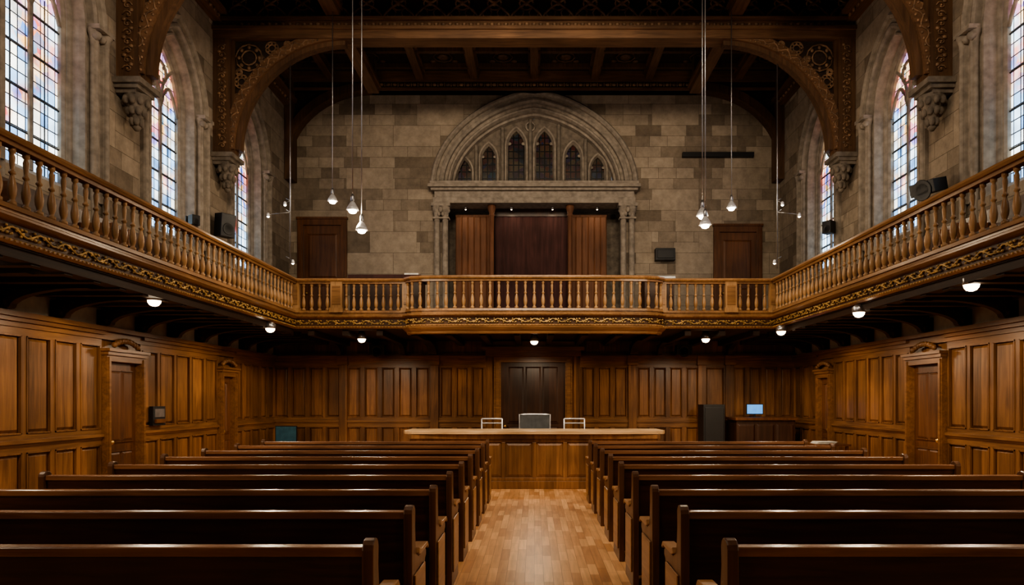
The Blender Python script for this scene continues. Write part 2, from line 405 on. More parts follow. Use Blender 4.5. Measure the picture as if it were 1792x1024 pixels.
# ---------------- upper back wall ----------------
BF=arch_fn('e',2.2,2.0); BS=6.84
mb=MB()
A,t=BF(0)
mb.quad(mBU(-W,2.9,0),mBU(-A,2.9,0),mBU(-A,9.5,0),mBU(-W,9.5,0),STX)
mb.quad(mBU(A,2.9,0),mBU(W,2.9,0),mBU(W,9.5,0),mBU(A,9.5,0),STX)
n=40; us=[-A*math.cos(math.pi*i/n) for i in range(n+1)]
for i in range(n):
    a,b=us[i],us[i+1]; mb.quad(mBU(a,BS+t(a),0),mBU(b,BS+t(b),0),mBU(b,9.5,0),mBU(a,9.5,0),STX)
mb.quad(mBU(-A,2.9,0),mBU(-A,2.9,-.9),mBU(-A,6.9,-.9),mBU(-A,6.9,0),STONE)
mb.quad(mBU(A,2.9,0),mBU(A,2.9,-.9),mBU(A,6.9,-.9),mBU(A,6.9,0),STONE)
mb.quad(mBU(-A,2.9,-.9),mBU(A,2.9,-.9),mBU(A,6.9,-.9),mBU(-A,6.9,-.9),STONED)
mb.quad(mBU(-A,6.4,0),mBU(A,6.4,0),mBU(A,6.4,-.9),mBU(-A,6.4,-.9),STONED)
mb.obj('wall_back',recalc=False)
wn+=1
mb=MB()
prof=[(.34,0),(.34,.08),(.30,.14),(.25,.15),(.21,.1),(.20,.04),(.13,.05),(.11,.10),(.06,.12),(.01,.09),(0,.0),(-.06,-.02),(-.09,.03),(-.13,.02),(-.16,-.06),(-.17,-.14),(-.22,-.15),(-.24,-.3)]
moulding(mb,mBU,BF,prof,BS,BS-.02,STONE,48)
A2,t2=BF(-.24)
lanc=[(PX(p,YB),w,PZ(top,YB)) for p,w,top in ((810,.185,270),(854,.19,246),(903,.225,219),(953,.225,219),(1004,.205,243),(1048,.185,266))]
zb=PZ(318,YB)
ub=[-A2]
for u,w,z in lanc: ub+= [u-w,u+w]
ub.append(A2)
def tz(u): return BS+t2(u)
D=-.3
for i in range(0,len(ub),2):
    a,b=ub[i],ub[i+1]; k=4
    for j in range(k):
        p=a+(b-a)*j/k; q=a+(b-a)*(j+1)/k
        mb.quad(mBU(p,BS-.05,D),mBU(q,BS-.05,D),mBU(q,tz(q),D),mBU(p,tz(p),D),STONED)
for u,w,z in lanc:
    f=arch_fn('g',w,w*1.9); sp=z-w*1.9
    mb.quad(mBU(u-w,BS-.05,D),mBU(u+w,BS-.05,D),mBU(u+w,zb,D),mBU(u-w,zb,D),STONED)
    us=[-w*math.cos(math.pi*i/12) for i in range(13)]
    for i in range(12):
        a,b=us[i],us[i+1]; T=f(0)[1]
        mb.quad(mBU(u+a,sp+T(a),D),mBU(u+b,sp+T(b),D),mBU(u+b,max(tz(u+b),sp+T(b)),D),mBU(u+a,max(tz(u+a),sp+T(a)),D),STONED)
    moulding(mb,mBU,f,[(.07,D),(.06,D+.06),(.02,D+.07),(0,D+.02),(-.02,D-.02),(-.02,D-.12)],sp,zb,STONE,14,u)
    pts=arch_path(f,-.02,sp,zb,14); mb.add([mBU(u+a,zz,D-.1) for a,zz in pts],[tuple(range(len(pts)))],DGLASS)
    for side in (-1,1): mb.blob(mBU(u+side*w*.8,sp+w*.45,D-.05),(w*.28,.02,w*.2),STONE)
    mb.ubox(mBU,u-w,u+w,zb-.06,zb,D-.1,D+.08,STONE)
for i in range(5):
    um=(lanc[i][0]+lanc[i+1][0])/2
    top=min(tz(um),9)-.02
    mb.tube([mBU(um,BS,D+.05),mBU(um,top,D+.05)],.045,STONE,8)
mb.tube([mBU(PX(928,YB)+.11*math.cos(k*math.pi/8),PZ(214,YB)+.11*math.sin(k*math.pi/8),D+.04) for k in range(17)],.025,STONE)
mb.obj('window_%d'%wn,recalc=False)
mb=MB()
for z0,z1,d,e in ((6.36,6.5,.22,2.45),(6.5,6.66,.17,2.42),(6.66,6.72,.26,2.5),(6.72,6.80,.34,2.56),(6.80,6.88,.28,2.52)):
    mb.ubox(mBU,-e,e,z0,z1,-.3,d,STONE)
mb.obj('trim_entablature',bevel=.008)
for s_ in (-1,1):
    mb=MB()
    for dx in (-.10,.10):
        x,yv,_=mBU(s_*2.26+dx,0,.14)
        mb.lathe(x,yv,[(.11,3.2),(.11,3.35),(.075,3.42),(.07,6.0),(.085,6.02),(.07,6.05),(.09,6.15),(.13,6.3)],12,STONE)
    x,yv,_=mBU(s_*2.26,0,.13)
    mb.box(x-.23,x+.23,yv-.13,yv+.13,6.28,6.36,STONE); mb.box(x-.2,x+.2,yv-.1,yv+.1,5.98,6.02,STONE)
    for q in range(8):
        a=q*math.pi/4
        mb.blob((x+.16*math.cos(a),yv+.1*math.sin(a),6.2),(.06,.05,.08),STONE)
        mb.blob((x+.13*math.cos(a+.4),yv+.08*math.sin(a+.4),6.1),(.05,.04,.06),STONE)
    mb.obj('stone_column')
for px in (860.5,997.5):
    mb=MB(); x=PX(px,YB); yv=YB-.0
    mb.lathe(x,yv,[(.1,3.2),(.1,3.4),(.06,3.46),(.06,6.1),(.08,6.12),(.06,6.15),(.1,6.28),(.1,6.36)],12,CURTB)
    mb.obj('wooden_column')
def folds(mb,u0,u1,z0,z1,yb,amp,per,mat):
    n=int((u1-u0)/per*8); a=[]
    for i in range(n+1):
        u=u0+(u1-u0)*i/n; y_=yb-amp*abs(math.sin(math.pi*(u-u0)/per)); a.append((u,y_))
    vs=[(u,y_,z0) for u,y_ in a]+[(u,y_,z1) for u,y_ in a]; L=n+1
    mb.add(vs,[(i,i+1,L+i+1,L+i) for i in range(n)],mat,True)
mb=MB(); folds(mb,PX(866,YB+.4),PX(993,YB+.4),3.2,6.4,YB+.45,.03,.18,CURT)
mb.box(PX(866,YB+.4),PX(993,YB+.4),YB+.4,YB+.5,6.2,6.38,W_DARKDOOR); mb.obj('stage_curtain',recalc=False)
for a,b in ((797,862),(997,1062)):
    mb=MB(); x0,x1=PX(a,YB+.4),PX(b,YB+.4)
    mb.box(x0,x1,YB+.44,YB+.5,3.2,6.25,CURTB)
    nb=6
    for i in range(nb): mb.raised(lambda u,z,d:(u,YB+.44-d,z),x0+(x1-x0)*i/nb,x0+(x1-x0)*(i+1)/nb,3.3,6.2,CURTB,.02,0,.02)
    mb.obj('wooden_screen')
for px in (815,895,967,1045):
    mb=MB(); x=PX(px,YB+.15); mb.lathe(x,YB+.15,[(.03,6.30),(.04,6.33),(.04,6.39)],10,METAL); mb.lathe(x,YB+.15,[(.001,6.285),(.016,6.29),(.016,6.3)],8,LENS)
    o=mb.obj('recessed_downlight'); point('glow',(x,YB+.12,6.25),2.5,parent=o,down=True)

dn=0
def leaf(mb,mp,u0,u1,z0,z1,mat,d=.03,rows=((.12,.45),(.5,.93)),cols=2,case=W_TRIMX,cw=.12,hood=True,cd=.08):
    mb.ubox(mp,u0,u1,z0,z1,0,d,mat); H=z1-z0; w=(u1-u0)
    for a,b in rows:
        for c in range(cols):
            p0=u0+w*(.1+c*(.8/cols))+.02; p1=u0+w*(.1+(c+1)*(.8/cols))-.02
            mb.raised(lambda u,z,dd:mp(u,z,dd+d),p0,p1,z0+H*a,z0+H*b,mat,.035,0,.02)
            mb.ubox(mp,p0-.015,p1+.015,z0+H*b,z0+H*b+.015,d,d+.02,mat)
            mb.ubox(mp,p0-.015,p1+.015,z0+H*a-.015,z0+H*a,d,d+.02,mat)
    for a,b in ((u0-cw,u0),(u1,u1+cw)):
        mb.ubox(mp,a,b,z0,z1+cw,0,cd,case); m_=(a+b)/2; mb.ubox(mp,m_-cw*.25,m_+cw*.25,z0,z1+cw*.7,cd,cd+.02,case)
    mb.ubox(mp,u0,u1,z1,z1+cw,0,cd,case); mb.ubox(mp,u0-cw-.02,u1+cw+.02,z1+cw,z1+cw+.05,0,cd+.03,case)
    if hood: mb.ubox(mp,u0-cw-.04,u1+cw+.04,z1+cw+.05,z1+cw+.09,0,cd+.06,case)
    x,yv,z=mp(u0+.09,z0+1.0,d+.05); mb.blob((x,yv,z),(.035,.035,.035),BRASS,8,6)
for a,b,top in ((532,598,395),(1258,1322,407)):
    dn+=1; mb=MB(); leaf(mb,mBU,PX(a,YB),PX(b,YB),3.2,PZ(top,YB),W_DOOR,.02,((.1,.45),(.52,.92)),1,W_DOOR,.14,False); mb.obj('door_%d'%dn)

# ---------------- lower panelling ----------------
def wains(mb,mp,u0,u1,wmat,tmat,n=None,pw=.47):
    n=n or max(1,round((u1-u0)/pw)); w=(u1-u0)/n
    for z0,z1,d in ((0,.2,.05),(.2,.23,.035),(1.06,1.09,.05),(1.09,1.13,.075),(2.44,2.50,.06),(2.50,2.55,.10),(2.55,2.61,.14)):
        mb.ubox(mp,u0,u1,z0,z1,0,d,tmat)
    for z0,z1 in ((.23,.31),(.98,1.06),(1.13,1.20),(2.35,2.44)): mb.ubox(mp,u0,u1,z0,z1,0,.036,tmat)
    for i in range(n+1):
        c=u0+w*i; a=max(u0,c-.04); b=min(u1,c+.04)
        mb.ubox(mp,a,b,.31,.98,0,.036,wmat); mb.ubox(mp,a,b,1.20,2.35,0,.036,wmat)
    for i in range(n):
        a=u0+w*i+.04; b=a+w-.08
        for z0,z1 in ((.31,.98),(1.20,2.35)):
            for e in ((a,a+.014,z0,z1),(b-.014,b,z0,z1),(a,b,z0,z0+.014),(a,b,z1-.014,z1)): mb.ubox(mp,e[0],e[1],e[2],e[3],0,.046,wmat)
            mb.raised(mp,a+.02,b-.02,z0+.02,z1-.02,wmat,.035,.0,.026)
def side_panel(side,mp,doors):
    mb=MB(); mb.ubox(mp,Y0,YL,0,2.5,-.1,0,W_WALL)
    u=Y0
    for a,b,_ in doors: 
        wains(mb,mp,u,a-.09,W_WALL,W_TRIMY); mb.ubox(mp,a-.09,b+.09,2.44,2.55,0,.06,W_TRIMY); mb.ubox(mp,a-.09,b+.09,2.55,2.61,0,.14,W_TRIMY); u=b+.09
    wains(mb,mp,u,YL,W_WALL,W_TRIMY)
    mb.obj('wall_panelling_'+side)
    global dn
    for a,b,top in doors:
        dn+=1; m2=MB()
        leaf(m2,mp,a,b,0,top,W_DOOR,.012,((.08,.4),(.47,.94)),2,W_TRIMY,.085,True,.11)
        c=(a+b)/2
        for k in range(9):
            q=(k-4)/4; x,yv,z=mp(c+q*.28,top+.235+.07*(1-q*q),.10); m2.blob((x,yv,z),(.045,.045,.045),W_TRIMY)
        m2.obj('door_%d'%dn)
side_panel('left',mL,[(9.5,10.25,2.14),(12.95,13.45,2.05)])
side_panel('right',mR,[(9.95,10.75,2.14),(13.7,14.2,2.05)])
mb=MB(); mb.ubox(mBL,-W,W,0,2.95,-.1,0,W_BACK)
segs=[(478,600,4),(605,755,5),(768,850,3),(1015,1100,3),(1112,1225,4),(1230,1270,1),(1280,1389,4)]
for a,b,k in segs: wains(mb,mBL,PX(a,YL),PX(b,YL),W_BACK,W_TRIMX,k)
for p in (602,761,1106,1227,1275):
    x=PX(p,YL); mb.ubox(mBL,x-.09,x+.09,0,2.44,0,.09,W_BACK); mb.ubox(mBL,x-.12,x+.12,0,.25,0,.12,W_BACK); mb.ubox(mBL,x-.12,x+.12,2.4,2.61,0,.17,W_TRIMX)
mb.ubox(mBL,-W,W,2.61,2.66,0,.08,W_TRIMX)
mb.obj('wall_panelling_back')
dn+=1; mb=MB()
x0,x1=PX(877,YL),PX(989,YL); leaf(mb,mBL,x0,x1,0,2.46,W_DARKDOOR,.02,((.06,.4),(.44,.96)),3,W_TRIMX,.16)
mb.ubox(mBL,x0-.35,x1+.35,2.6,2.72,0,.2,W_TRIMX); mb.ubox(mBL,x0-.42,x1+.42,2.72,2.8,0,.3,W_TRIMX); mb.ubox(mBL,x0-.3,x1+.3,2.8,2.93,0,.22,W_TRIMX)
mb.obj('door_%d'%dn)

# ---------------- gallery ----------------
XB=4.6; YG=13.1
ctr=[(-2.42,YG),(-2.40,12.96),(-2.30,12.86),(-2.1,12.80),(-1.6,12.765),(-.8,12.745),(0,12.74),(.8,12.745),(1.6,12.765),(2.1,12.80),(2.30,12.86),(2.40,12.96),(2.42,YG)]
path=[(-XB,Y0),(-XB,YG)]+ctr+[(XB,YG),(XB,Y0)]
mb=MB()
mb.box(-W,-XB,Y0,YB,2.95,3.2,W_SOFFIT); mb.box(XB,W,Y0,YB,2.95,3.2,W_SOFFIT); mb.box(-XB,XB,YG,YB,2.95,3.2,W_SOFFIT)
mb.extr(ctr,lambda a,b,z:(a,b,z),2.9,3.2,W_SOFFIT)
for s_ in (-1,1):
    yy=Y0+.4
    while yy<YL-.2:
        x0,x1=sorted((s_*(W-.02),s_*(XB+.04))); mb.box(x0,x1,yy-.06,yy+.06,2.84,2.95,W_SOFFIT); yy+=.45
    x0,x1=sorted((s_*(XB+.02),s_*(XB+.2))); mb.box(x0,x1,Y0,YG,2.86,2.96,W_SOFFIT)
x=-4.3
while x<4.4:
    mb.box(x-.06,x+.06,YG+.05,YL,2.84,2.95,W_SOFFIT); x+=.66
mb.obj('gallery_floor')
mb=MB()
mb.sweep(path,[(-.05,2.965),(.02,2.965),(.05,2.985),(.05,3.005),(.02,3.02),(-.05,3.02)],W_RAILY)
mb.sweep(path,[(-.05,3.02),(.015,3.02),(.015,3.15),(-.05,3.15)],W_FBAND)
mb.sweep(path,[(-.05,3.15),(.02,3.15),(.06,3.165),(.10,3.185),(.10,3.205),(.06,3.225),(.03,3.235),(.03,3.265),(-.05,3.265)],W_RAILY)
cf=[(-.05,2.84),(.0,2.84),(.02,2.86),(.02,2.88),(.07,2.92),(.10,2.955),(.10,2.97),(-.05,2.97)]
mb.sweep(ctr,cf,W_RAILX)
def resample(path,step):
    out=[];acc=0
    for i in range(len(path)-1):
        a=Vector(path[i]);b=Vector(path[i+1]);L=(b-a).length;d=(b-a)/L; s_=acc
        while s_<L:
            out.append((a+d*s_,Vector((d.y,-d.x)))); s_+=step
        acc=s_-L
    return out
vis=[(-XB,2.5),(-XB,YG)]+ctr+[(XB,YG),(XB,2.5)]
PER=.34
rs=resample(vis,.03); pts=[]
for i,(p,nn) in enumerate(rs):
    z=3.085+.030*math.sin(i*.03*2*math.pi/PER); q=p+nn*.03; pts.append((q.x,q.y,z))
mb.tube(pts,.010,W_CARVE,5)
# vine: curled tendrils and leaf clusters in each half-wave
rs=resample(vis,PER/2)
for i,(p,nn) in enumerate(rs):
    t_=Vector((-nn.y,nn.x)); sg=1 if i%2 else -1
    cc=p+t_*(-PER/8)+nn*.03; zc=3.085+sg*.012
    mb.tube([((cc+t_*(.030-.0035*k)*math.cos(k*.8)).x,(cc+t_*(.030-.0035*k)*math.cos(k*.8)).y,zc+(.030-.0035*k)*math.sin(k*.8)*sg) for k in range(8)],.008,W_CARVE,4)
    mb.blob((cc.x,cc.y,zc),(.012,.012,.012),W_CARVE,5,3)
    for du,dz,r in ((.055,.028,.020),(.075,-.005,.018),(.05,-.034,.017),(-.055,.03,.016),(-.06,-.028,.018),(.095,.035,.012)):
        q=cc+t_*du; mb.blob((q.x,q.y,3.085+dz*sg),(r,r,r*.8),W_CARVE,5,3)
rs=resample(vis,.06)
for i,(p,nn) in enumerate(rs):
    q=p+nn*.055; mb.blob((q.x,q.y,2.995),(.012,.012,.010),W_CARVE,5,3)
mb.obj('gallery_fascia')
mb=MB()
rail=[(-.07,3.86),(.07,3.86),(.085,3.885),(.075,3.915),(.03,3.93),(-.03,3.93),(-.075,3.915),(-.085,3.885)]
mb.sweep(path,rail,W_RAILY)
mb.sweep(path,[(-.045,3.82),(.045,3.82),(.045,3.86),(-.045,3.86)],W_RAILY)
mb.sweep(path,[(-.05,3.265),(.05,3.265),(.04,3.31),(-.04,3.31)],W_RAILY)
bp=[(.036,0),(.036,.035),(.02,.045),(.022,.06),(.034,.10),(.038,.15),(.030,.21),(.018,.26),(.017,.275),(.028,.285),(.028,.30),(.017,.31),(.017,.33),(.024,.40),(.025,.43),(.016,.46),(.03,.475),(.03,.51)]
def balrow(a,b,step=.165):
    a=Vector(a);b=Vector(b);L=(b-a).length;n=max(1,round(L/step))
    for i in range(n):
        p=a+(b-a)*((i+.5)/n); mb.lathe(p.x,p.y,[(r,3.31+z) for r,z in bp],8,W_BAL)
def post(x,y,w=.09):
    mb.box(x-w,x+w,y-w*.6,y+w*.6,3.27,3.86,W_BAL); mb.box(x-w-.02,x+w+.02,y-w*.6-.02,y+w*.6+.02,3.27,3.36,W_BAL)
    mb.box(x-w+.03,x+w-.03,y-w*.6-.012,y+w*.6+.012,3.42,3.78,W_RAILX)
balrow((-XB,1.0),(-XB,YG-.1)); balrow((XB,1.0),(XB,YG-.1))
for s_ in (-1,1):
    post(s_*(XB-.03),YG,.07); 
    xa=s_*PX(1278,YG) if s_>0 else PX(590,YG)
    post(xa,YG,.11); post(s_*2.46,YG,.07)
    balrow((s_*(XB-.1),YG),(xa+s_*.11,YG),.15); balrow((xa-s_*.11,YG),(s_*2.54,YG),.15)
rs=resample(ctr[2:-2],.165)
for p,nn in rs: mb.lathe(p.x,p.y,[(r,3.31+z) for r,z in bp],8,W_BAL)
for i in (1,11): mb.lathe(ctr[i][0],ctr[i][1],[(r,3.31+z) for r,z in bp],8,W_BAL)
mb.obj('gallery_balustrade')
def bracket(mb,f,L=1.0,d0=0):
    prof=[(d0,2.62),(.17,2.62)]
    for k in range(9):
        t_=k/8*math.pi/2; prof.append((.19+(L-.19)*(1-math.cos(t_)),2.63+.21*math.sin(t_)))
    prof+= [(L,2.838),(d0,2.838)]
    mb.extr(prof,f,-.05,.05,W_SOFFIT)
for side,mp in (('left',mL),('right',mR)):
    mb=MB(); yy=.4
    while yy<YL-.5:
        bracket(mb,lambda a,z,w,yy=yy:mp(yy+w,z,a),1.05,.005)
        x,yv,z=mp(yy,2.70,.12); mb.blob((x,yv,z),(.07,.08,.07),W_SOFFIT)
        yy+=.9
    mb.obj('gallery_brackets_'+side)
mb=MB()
for p in (761,1106):
    x=PX(p,YL); bracket(mb,lambda a,z,w,x=x:(x+w*1.8,YL-.18-a,z),1.3)
for p in (600,710,1150,1270):
    x=PX(p,YL); bracket(mb,lambda a,z,w,x=x:(x+w,YL-.18-a,z),.8)
mb.obj('gallery_brackets_back')

# ---------------- trusses ----------------
def truss(yt):
    mb=MB(); T=.17
    mb.box(-W,W,yt-T,yt+T,8.35,8.52,W_TRUSS); mb.box(-W,W,yt-T-.05,yt+T+.05,8.50,8.56,W_TRUSS); mb.box(-W,W,yt-T+.03,yt+T-.03,8.56,8.68,W_TRUSS); mb.box(-W,W,yt-T-.04,yt+T+.04,8.68,8.74,W_TRUSS)
    mb.box(-W,W,yt-.12,yt+.12,9.36,9.5,W_TRUSS); mb.box(-W,W,yt-.02,yt+.02,8.74,9.36,W_CEIL)
    x=-5.6
    while x<5.65: # bead carving in the beam's hollow
        mb.blob((x,yt-T+.02,8.62),(.045,.03,.035),W_CARVED,6,3); x+=.13
    x=-5.85
    while x<5.7:
        for sgn in (-1,1):
            mb.tube([(x+.3+sgn*.3*math.cos(k/6*math.pi),yt-.06,8.76+.6*k/6) for k in range(7)],.026,W_CARVED,5)
            for zc in (8.88,9.22): mb.tube([(x+.3+sgn*.14+.09*math.cos(k*math.pi/4),yt-.06,zc+.09*math.sin(k*math.pi/4)) for k in range(9)],.016,W_CARVED,4)
        mb.tube([(x+.3+.13*math.cos(k*math.pi/5),yt-.06,9.06+.13*math.sin(k*math.pi/5)) for k in range(11)],.02,W_CARVED,5)
        mb.blob((x+.3,yt-.06,9.06),(.06,.03,.06),W_CARVED)
        x+=.6
    for s_ in (-1,1):
        x0,x1=sorted((s_*W,s_*5.68)); mb.box(x0,x1,yt-.16,yt+.16,6.2,8.4,W_TRUSSZ)
        x0,x1=sorted((s_*5.68,s_*5.62)); mb.box(x0,x1,yt-.09,yt+.09,6.2,8.4,W_TRUSSZ)
        zz=6.35; q=0
        while zz<8.3:
            q+=1; sg=1 if q%2 else -1
            mb.tube([(s_*(5.83+sg*.07*math.cos(k*.9)*(1-k*.1)),yt-.17,zz+.06*math.sin(k*.9)*(1-k*.1)) for k in range(7)],.012,W_CARVED,4)
            mb.blob((s_*(5.83-sg*.05),yt-.17,zz+.06),(.04,.02,.03),W_CARVED,5,3); mb.blob((s_*5.83,yt-.17,zz),(.02,.02,.02),W_CARVED,5,3); zz+=.13
        n=18; C=(3.55,6.3); 
        def el(a,b): return [(C[0]+a*math.cos(k/n*math.pi/2),C[1]+b*math.sin(k/n*math.pi/2)) for k in range(n+1)]
        inner=el(2.07,2.05); outer=el(2.25,2.23); inner2=el(1.97,1.97)
        def ring(I,O,t,mat):
            for k in range(n):
                a,b,c,d=I[k],I[k+1],O[k+1],O[k]
                mb.extr([a,b,c,d],lambda x,z,w:(s_*x,yt+w,min(z,8.5)),-t,t,mat)
        ring(inner,outer,.14,W_TRUSS); ring(inner2,inner,.08,W_TRUSSZ)
        for k in range(n):
            a,b=outer[k],outer[k+1]
            mb.extr([a,b,(5.7,b[1]),(5.7,a[1])],lambda x,z,w:(s_*x,yt+w,min(z,8.45)),-.04,.04,W_CEIL)
        for (cx_,cz_,r) in ((5.36,8.03,.25),(4.93,8.21,.12),(5.5,7.58,.13),(4.64,8.28,.06),(5.58,7.28,.07),(5.55,7.76,.06),(5.12,8.0,.06)):
            for rr in (r,r*.55):
                mb.tube([(s_*(cx_+rr*math.cos(k*math.pi/6)),yt-.07,cz_+rr*math.sin(k*math.pi/6)) for k in range(13)],.017,W_CARVED,5)
            for q in range(8):
                mb.blob((s_*(cx_+r*.78*math.cos(q*math.pi/4)),yt-.07,cz_+r*.78*math.sin(q*math.pi/4)),(.13*r+.01,.025,.13*r+.01),W_CARVED,5,3)
        pts=[]
        for k in range(0,91):
            a=k/90*math.pi/2; rr=.04*math.sin(k*.9); z=C[1]+(2.14+rr)*math.sin(a)
            if z<8.34: pts.append((s_*(C[0]+(2.16+rr)*math.cos(a)),yt-.145,z))
        mb.tube(pts,.013,W_CARVED,5)
        for k in range(1,4*n):
            a=k/(4*n)*math.pi/2; rr=.055*(-1)**k; z=C[1]+(2.14+rr)*math.sin(a)
            if z<8.33: mb.blob((s_*(C[0]+(2.16+rr)*math.cos(a)),yt-.145,z),(.022,.02,.022),W_CARVED,5,3)
    return mb.obj('roof_truss')
for yt in TR[:-1]: truss(yt)
def corbel(s_,yt,z):
    mb=MB(); X=s_*(W-.005)
    for a,b,w,d in ((0,.08,.26,.40),(-.06,0,.22,.34),(-.12,-.06,.18,.28)):
        x0,x1=sorted((X,X-s_*d)); mb.box(x0,x1,yt-w,yt+w,z+a,z+b,STONED)
    mb.lathe(X-s_*.20,yt,[(.03,z-.60),(.06,z-.56),(.05,z-.51),(.08,z-.44),(.12,z-.3),(.16,z-.18),(.19,z-.1)],12,STONED)
    for r_,zz,k in ((.17,z-.2,9),(.12,z-.34,8),(.07,z-.48,6)):
        for q in range(k):
            a=2*math.pi*q/k; mb.blob((X-s_*(.20+r_*.9*math.cos(a)),yt+r_*math.sin(a),zz),(.048,.048,.065),STONED)
    mb.obj('stone_corbel')
for yt in TR[1:-1]:
    for s_ in (-1,1): corbel(s_,yt,6.12)
mb=MB(); n=20; yt=YB-.15
def epts(a,b,cx,cz): return [(cx+a*math.cos(k/n*math.pi/2),cz+b*math.sin(k/n*math.pi/2)) for k in range(n+1)]
for s_ in (-1,1):
    I=epts(2.0,1.75,3.95,7.3); O=epts(2.2,1.95,3.95,7.3)
    for k in range(n):
        mb.extr([I[k],I[k+1],O[k+1],O[k]],lambda x,z,w:(s_*min(x,W-.01),yt+w,z),-.14,.14,W_TRUSSZ)
        mb.extr([O[k],O[k+1],(W-.01,O[k+1][1]),(W-.01,O[k][1])],lambda x,z,w:(s_*min(x,W-.01),yt+w,z),-.02,.14,W_CEIL)
    x0,x1=sorted((s_*(W-.01),s_*5.8)); mb.box(x0,x1,yt-.2,yt+.14,6.9,9.3,W_TRUSSZ)
mb.box(-W+.01,W-.01,yt-.1,yt+.14,9.05,9.3,W_CEIL); mb.box(-W+.01,W-.01,yt-.16,yt+.14,9.26,9.5,W_TRUSS); mb.box(-W+.01,W-.01,yt-.13,yt+.14,9.05,9.12,W_TRUSS)
x=-4
while x<4.05:
    mb.blob((x,yt-.12,9.19),(.06,.03,.04),W_CARVED); mb.blob((x+.08,yt-.12,9.19),(.02,.02,.05),W_CARVED); x+=.16
mb.obj('end_wall_arch')

# ---------------- pews ----------------
def pew_mesh(L,aisle):
    mb=MB()
    mb.box(.04,L-.04,-.02,.015,.1,.92,W_PEW)
    mb.box(.04,L-.04,-.035,.035,.912,.955,W_PEWCAP); mb.box(.04,L-.04,-.03,.02,.1,.2,W_PEW)
    mb.box(.04,L-.04,.0,.43,.42,.455,W_PEW); mb.box(.04,L-.04,.36,.4,.3,.42,W_PEW)
    n=3
    for i in range(1,n): 
        x=L*i/n; mb.box(x-.03,x+.03,0,.38,0,.42,W_PEW)
    prof=[(-.055,0),(-.055,.93)]
    for k in range(7): a=math.pi-k/6*math.pi; prof.append((.0+.055*math.cos(a),.945+.045*math.sin(a)))
    prof+=[(.05,.86),(.065,.76),(.10,.69),(.16,.66),(.30,.655),(.42,.655),(.455,.635),(.455,.60),(.42,.585),(.40,.55),(.41,.4),(.43,.25),(.42,.08),(.44,.0)]
    for x0 in (0,L-.05):
        mb.extr(prof,lambda a,b,w:(x0+w,a,b),0,.05,W_PEWEND)
        mb.extr([(.10,.685),(.16,.665),(.42,.665),(.46,.64),(.47,.66),(.44,.69),(.2,.695),(.12,.72)],lambda a,b,w:(x0+w,a,b),-.015,.065,W_PEWARM)
    o=L if aisle=='R' else 0; sg=1 if aisle=='R' else -1
    xa,xb=sorted((o,o+sg*.012)); mb.box(xa,xb,.0,.36,.12,.58,W_PEWARM)
    return mb.obj('wooden_pew',bevel=.006)
L1=4.22-.70; L2=4.22-.84
for k in range(9):
    yy=3.02+.945*k
    if k==0:
        a=pew_mesh(L1,'R'); a.location=(-4.22,yy,0); b=pew_mesh(L2,'L'); b.location=(.84,yy,0); ma,mc=a.data,b.data
    else:
        link('wooden_pew',ma,None,(-4.22,yy,0),.006)
        link('wooden_pew',mc,None,(.84,yy,0),.006)

# ---------------- front desk ----------------
mb=MB(); DY=12.3
mf=lambda u,z,d:(u,DY-d,z)
mb.box(-2.22,2.22,DY,DY+.06,0,.98,W_DESK); mb.box(-2.22,-2.14,DY,DY+.85,0,.98,W_DESK); mb.box(2.14,2.22,DY,DY+.85,0,.98,W_DESK)
mb.ubox(mf,-2.24,2.24,0,.14,0,.05,W_DESK); mb.ubox(mf,-2.22,2.22,.84,.9,0,.03,W_DESK); mb.ubox(mf,-2.26,2.26,.9,.98,0,.07,W_DESK); mb.ubox(mf,-2.22,2.22,.14,.2,0,.03,W_DESK)
nd=8; w=4.44/nd
for i in range(nd+1):
    c=-2.22+w*i; mb.ubox(mf,max(-2.22,c-.035),min(2.22,c+.035),.2,.84,0,.03,W_DESK)
for i in range(nd): mb.raised(mf,-2.22+w*i+.04,-2.22+w*(i+1)-.04,.21,.83,W_DESK,.05,.0,.02)
top=[(-2.36,DY+.9),(-2.38,DY+.15),(-2.33,DY+.0),(-2.2,DY-.08),(-1.5,DY-.12),(0,DY-.14),(1.5,DY-.12),(2.2,DY-.08),(2.33,DY),(2.38,DY+.15),(2.36,DY+.9)]
mb.extr(top,lambda a,b,z:(a,b,z),.985,1.045,W_DESKTOP)
mb.obj('front_desk',bevel=.006)
mb=MB(); mb.box(-2.8,2.8,13.35,YL-.16,0,.22,W_DESK); mb.obj('dais_platform')

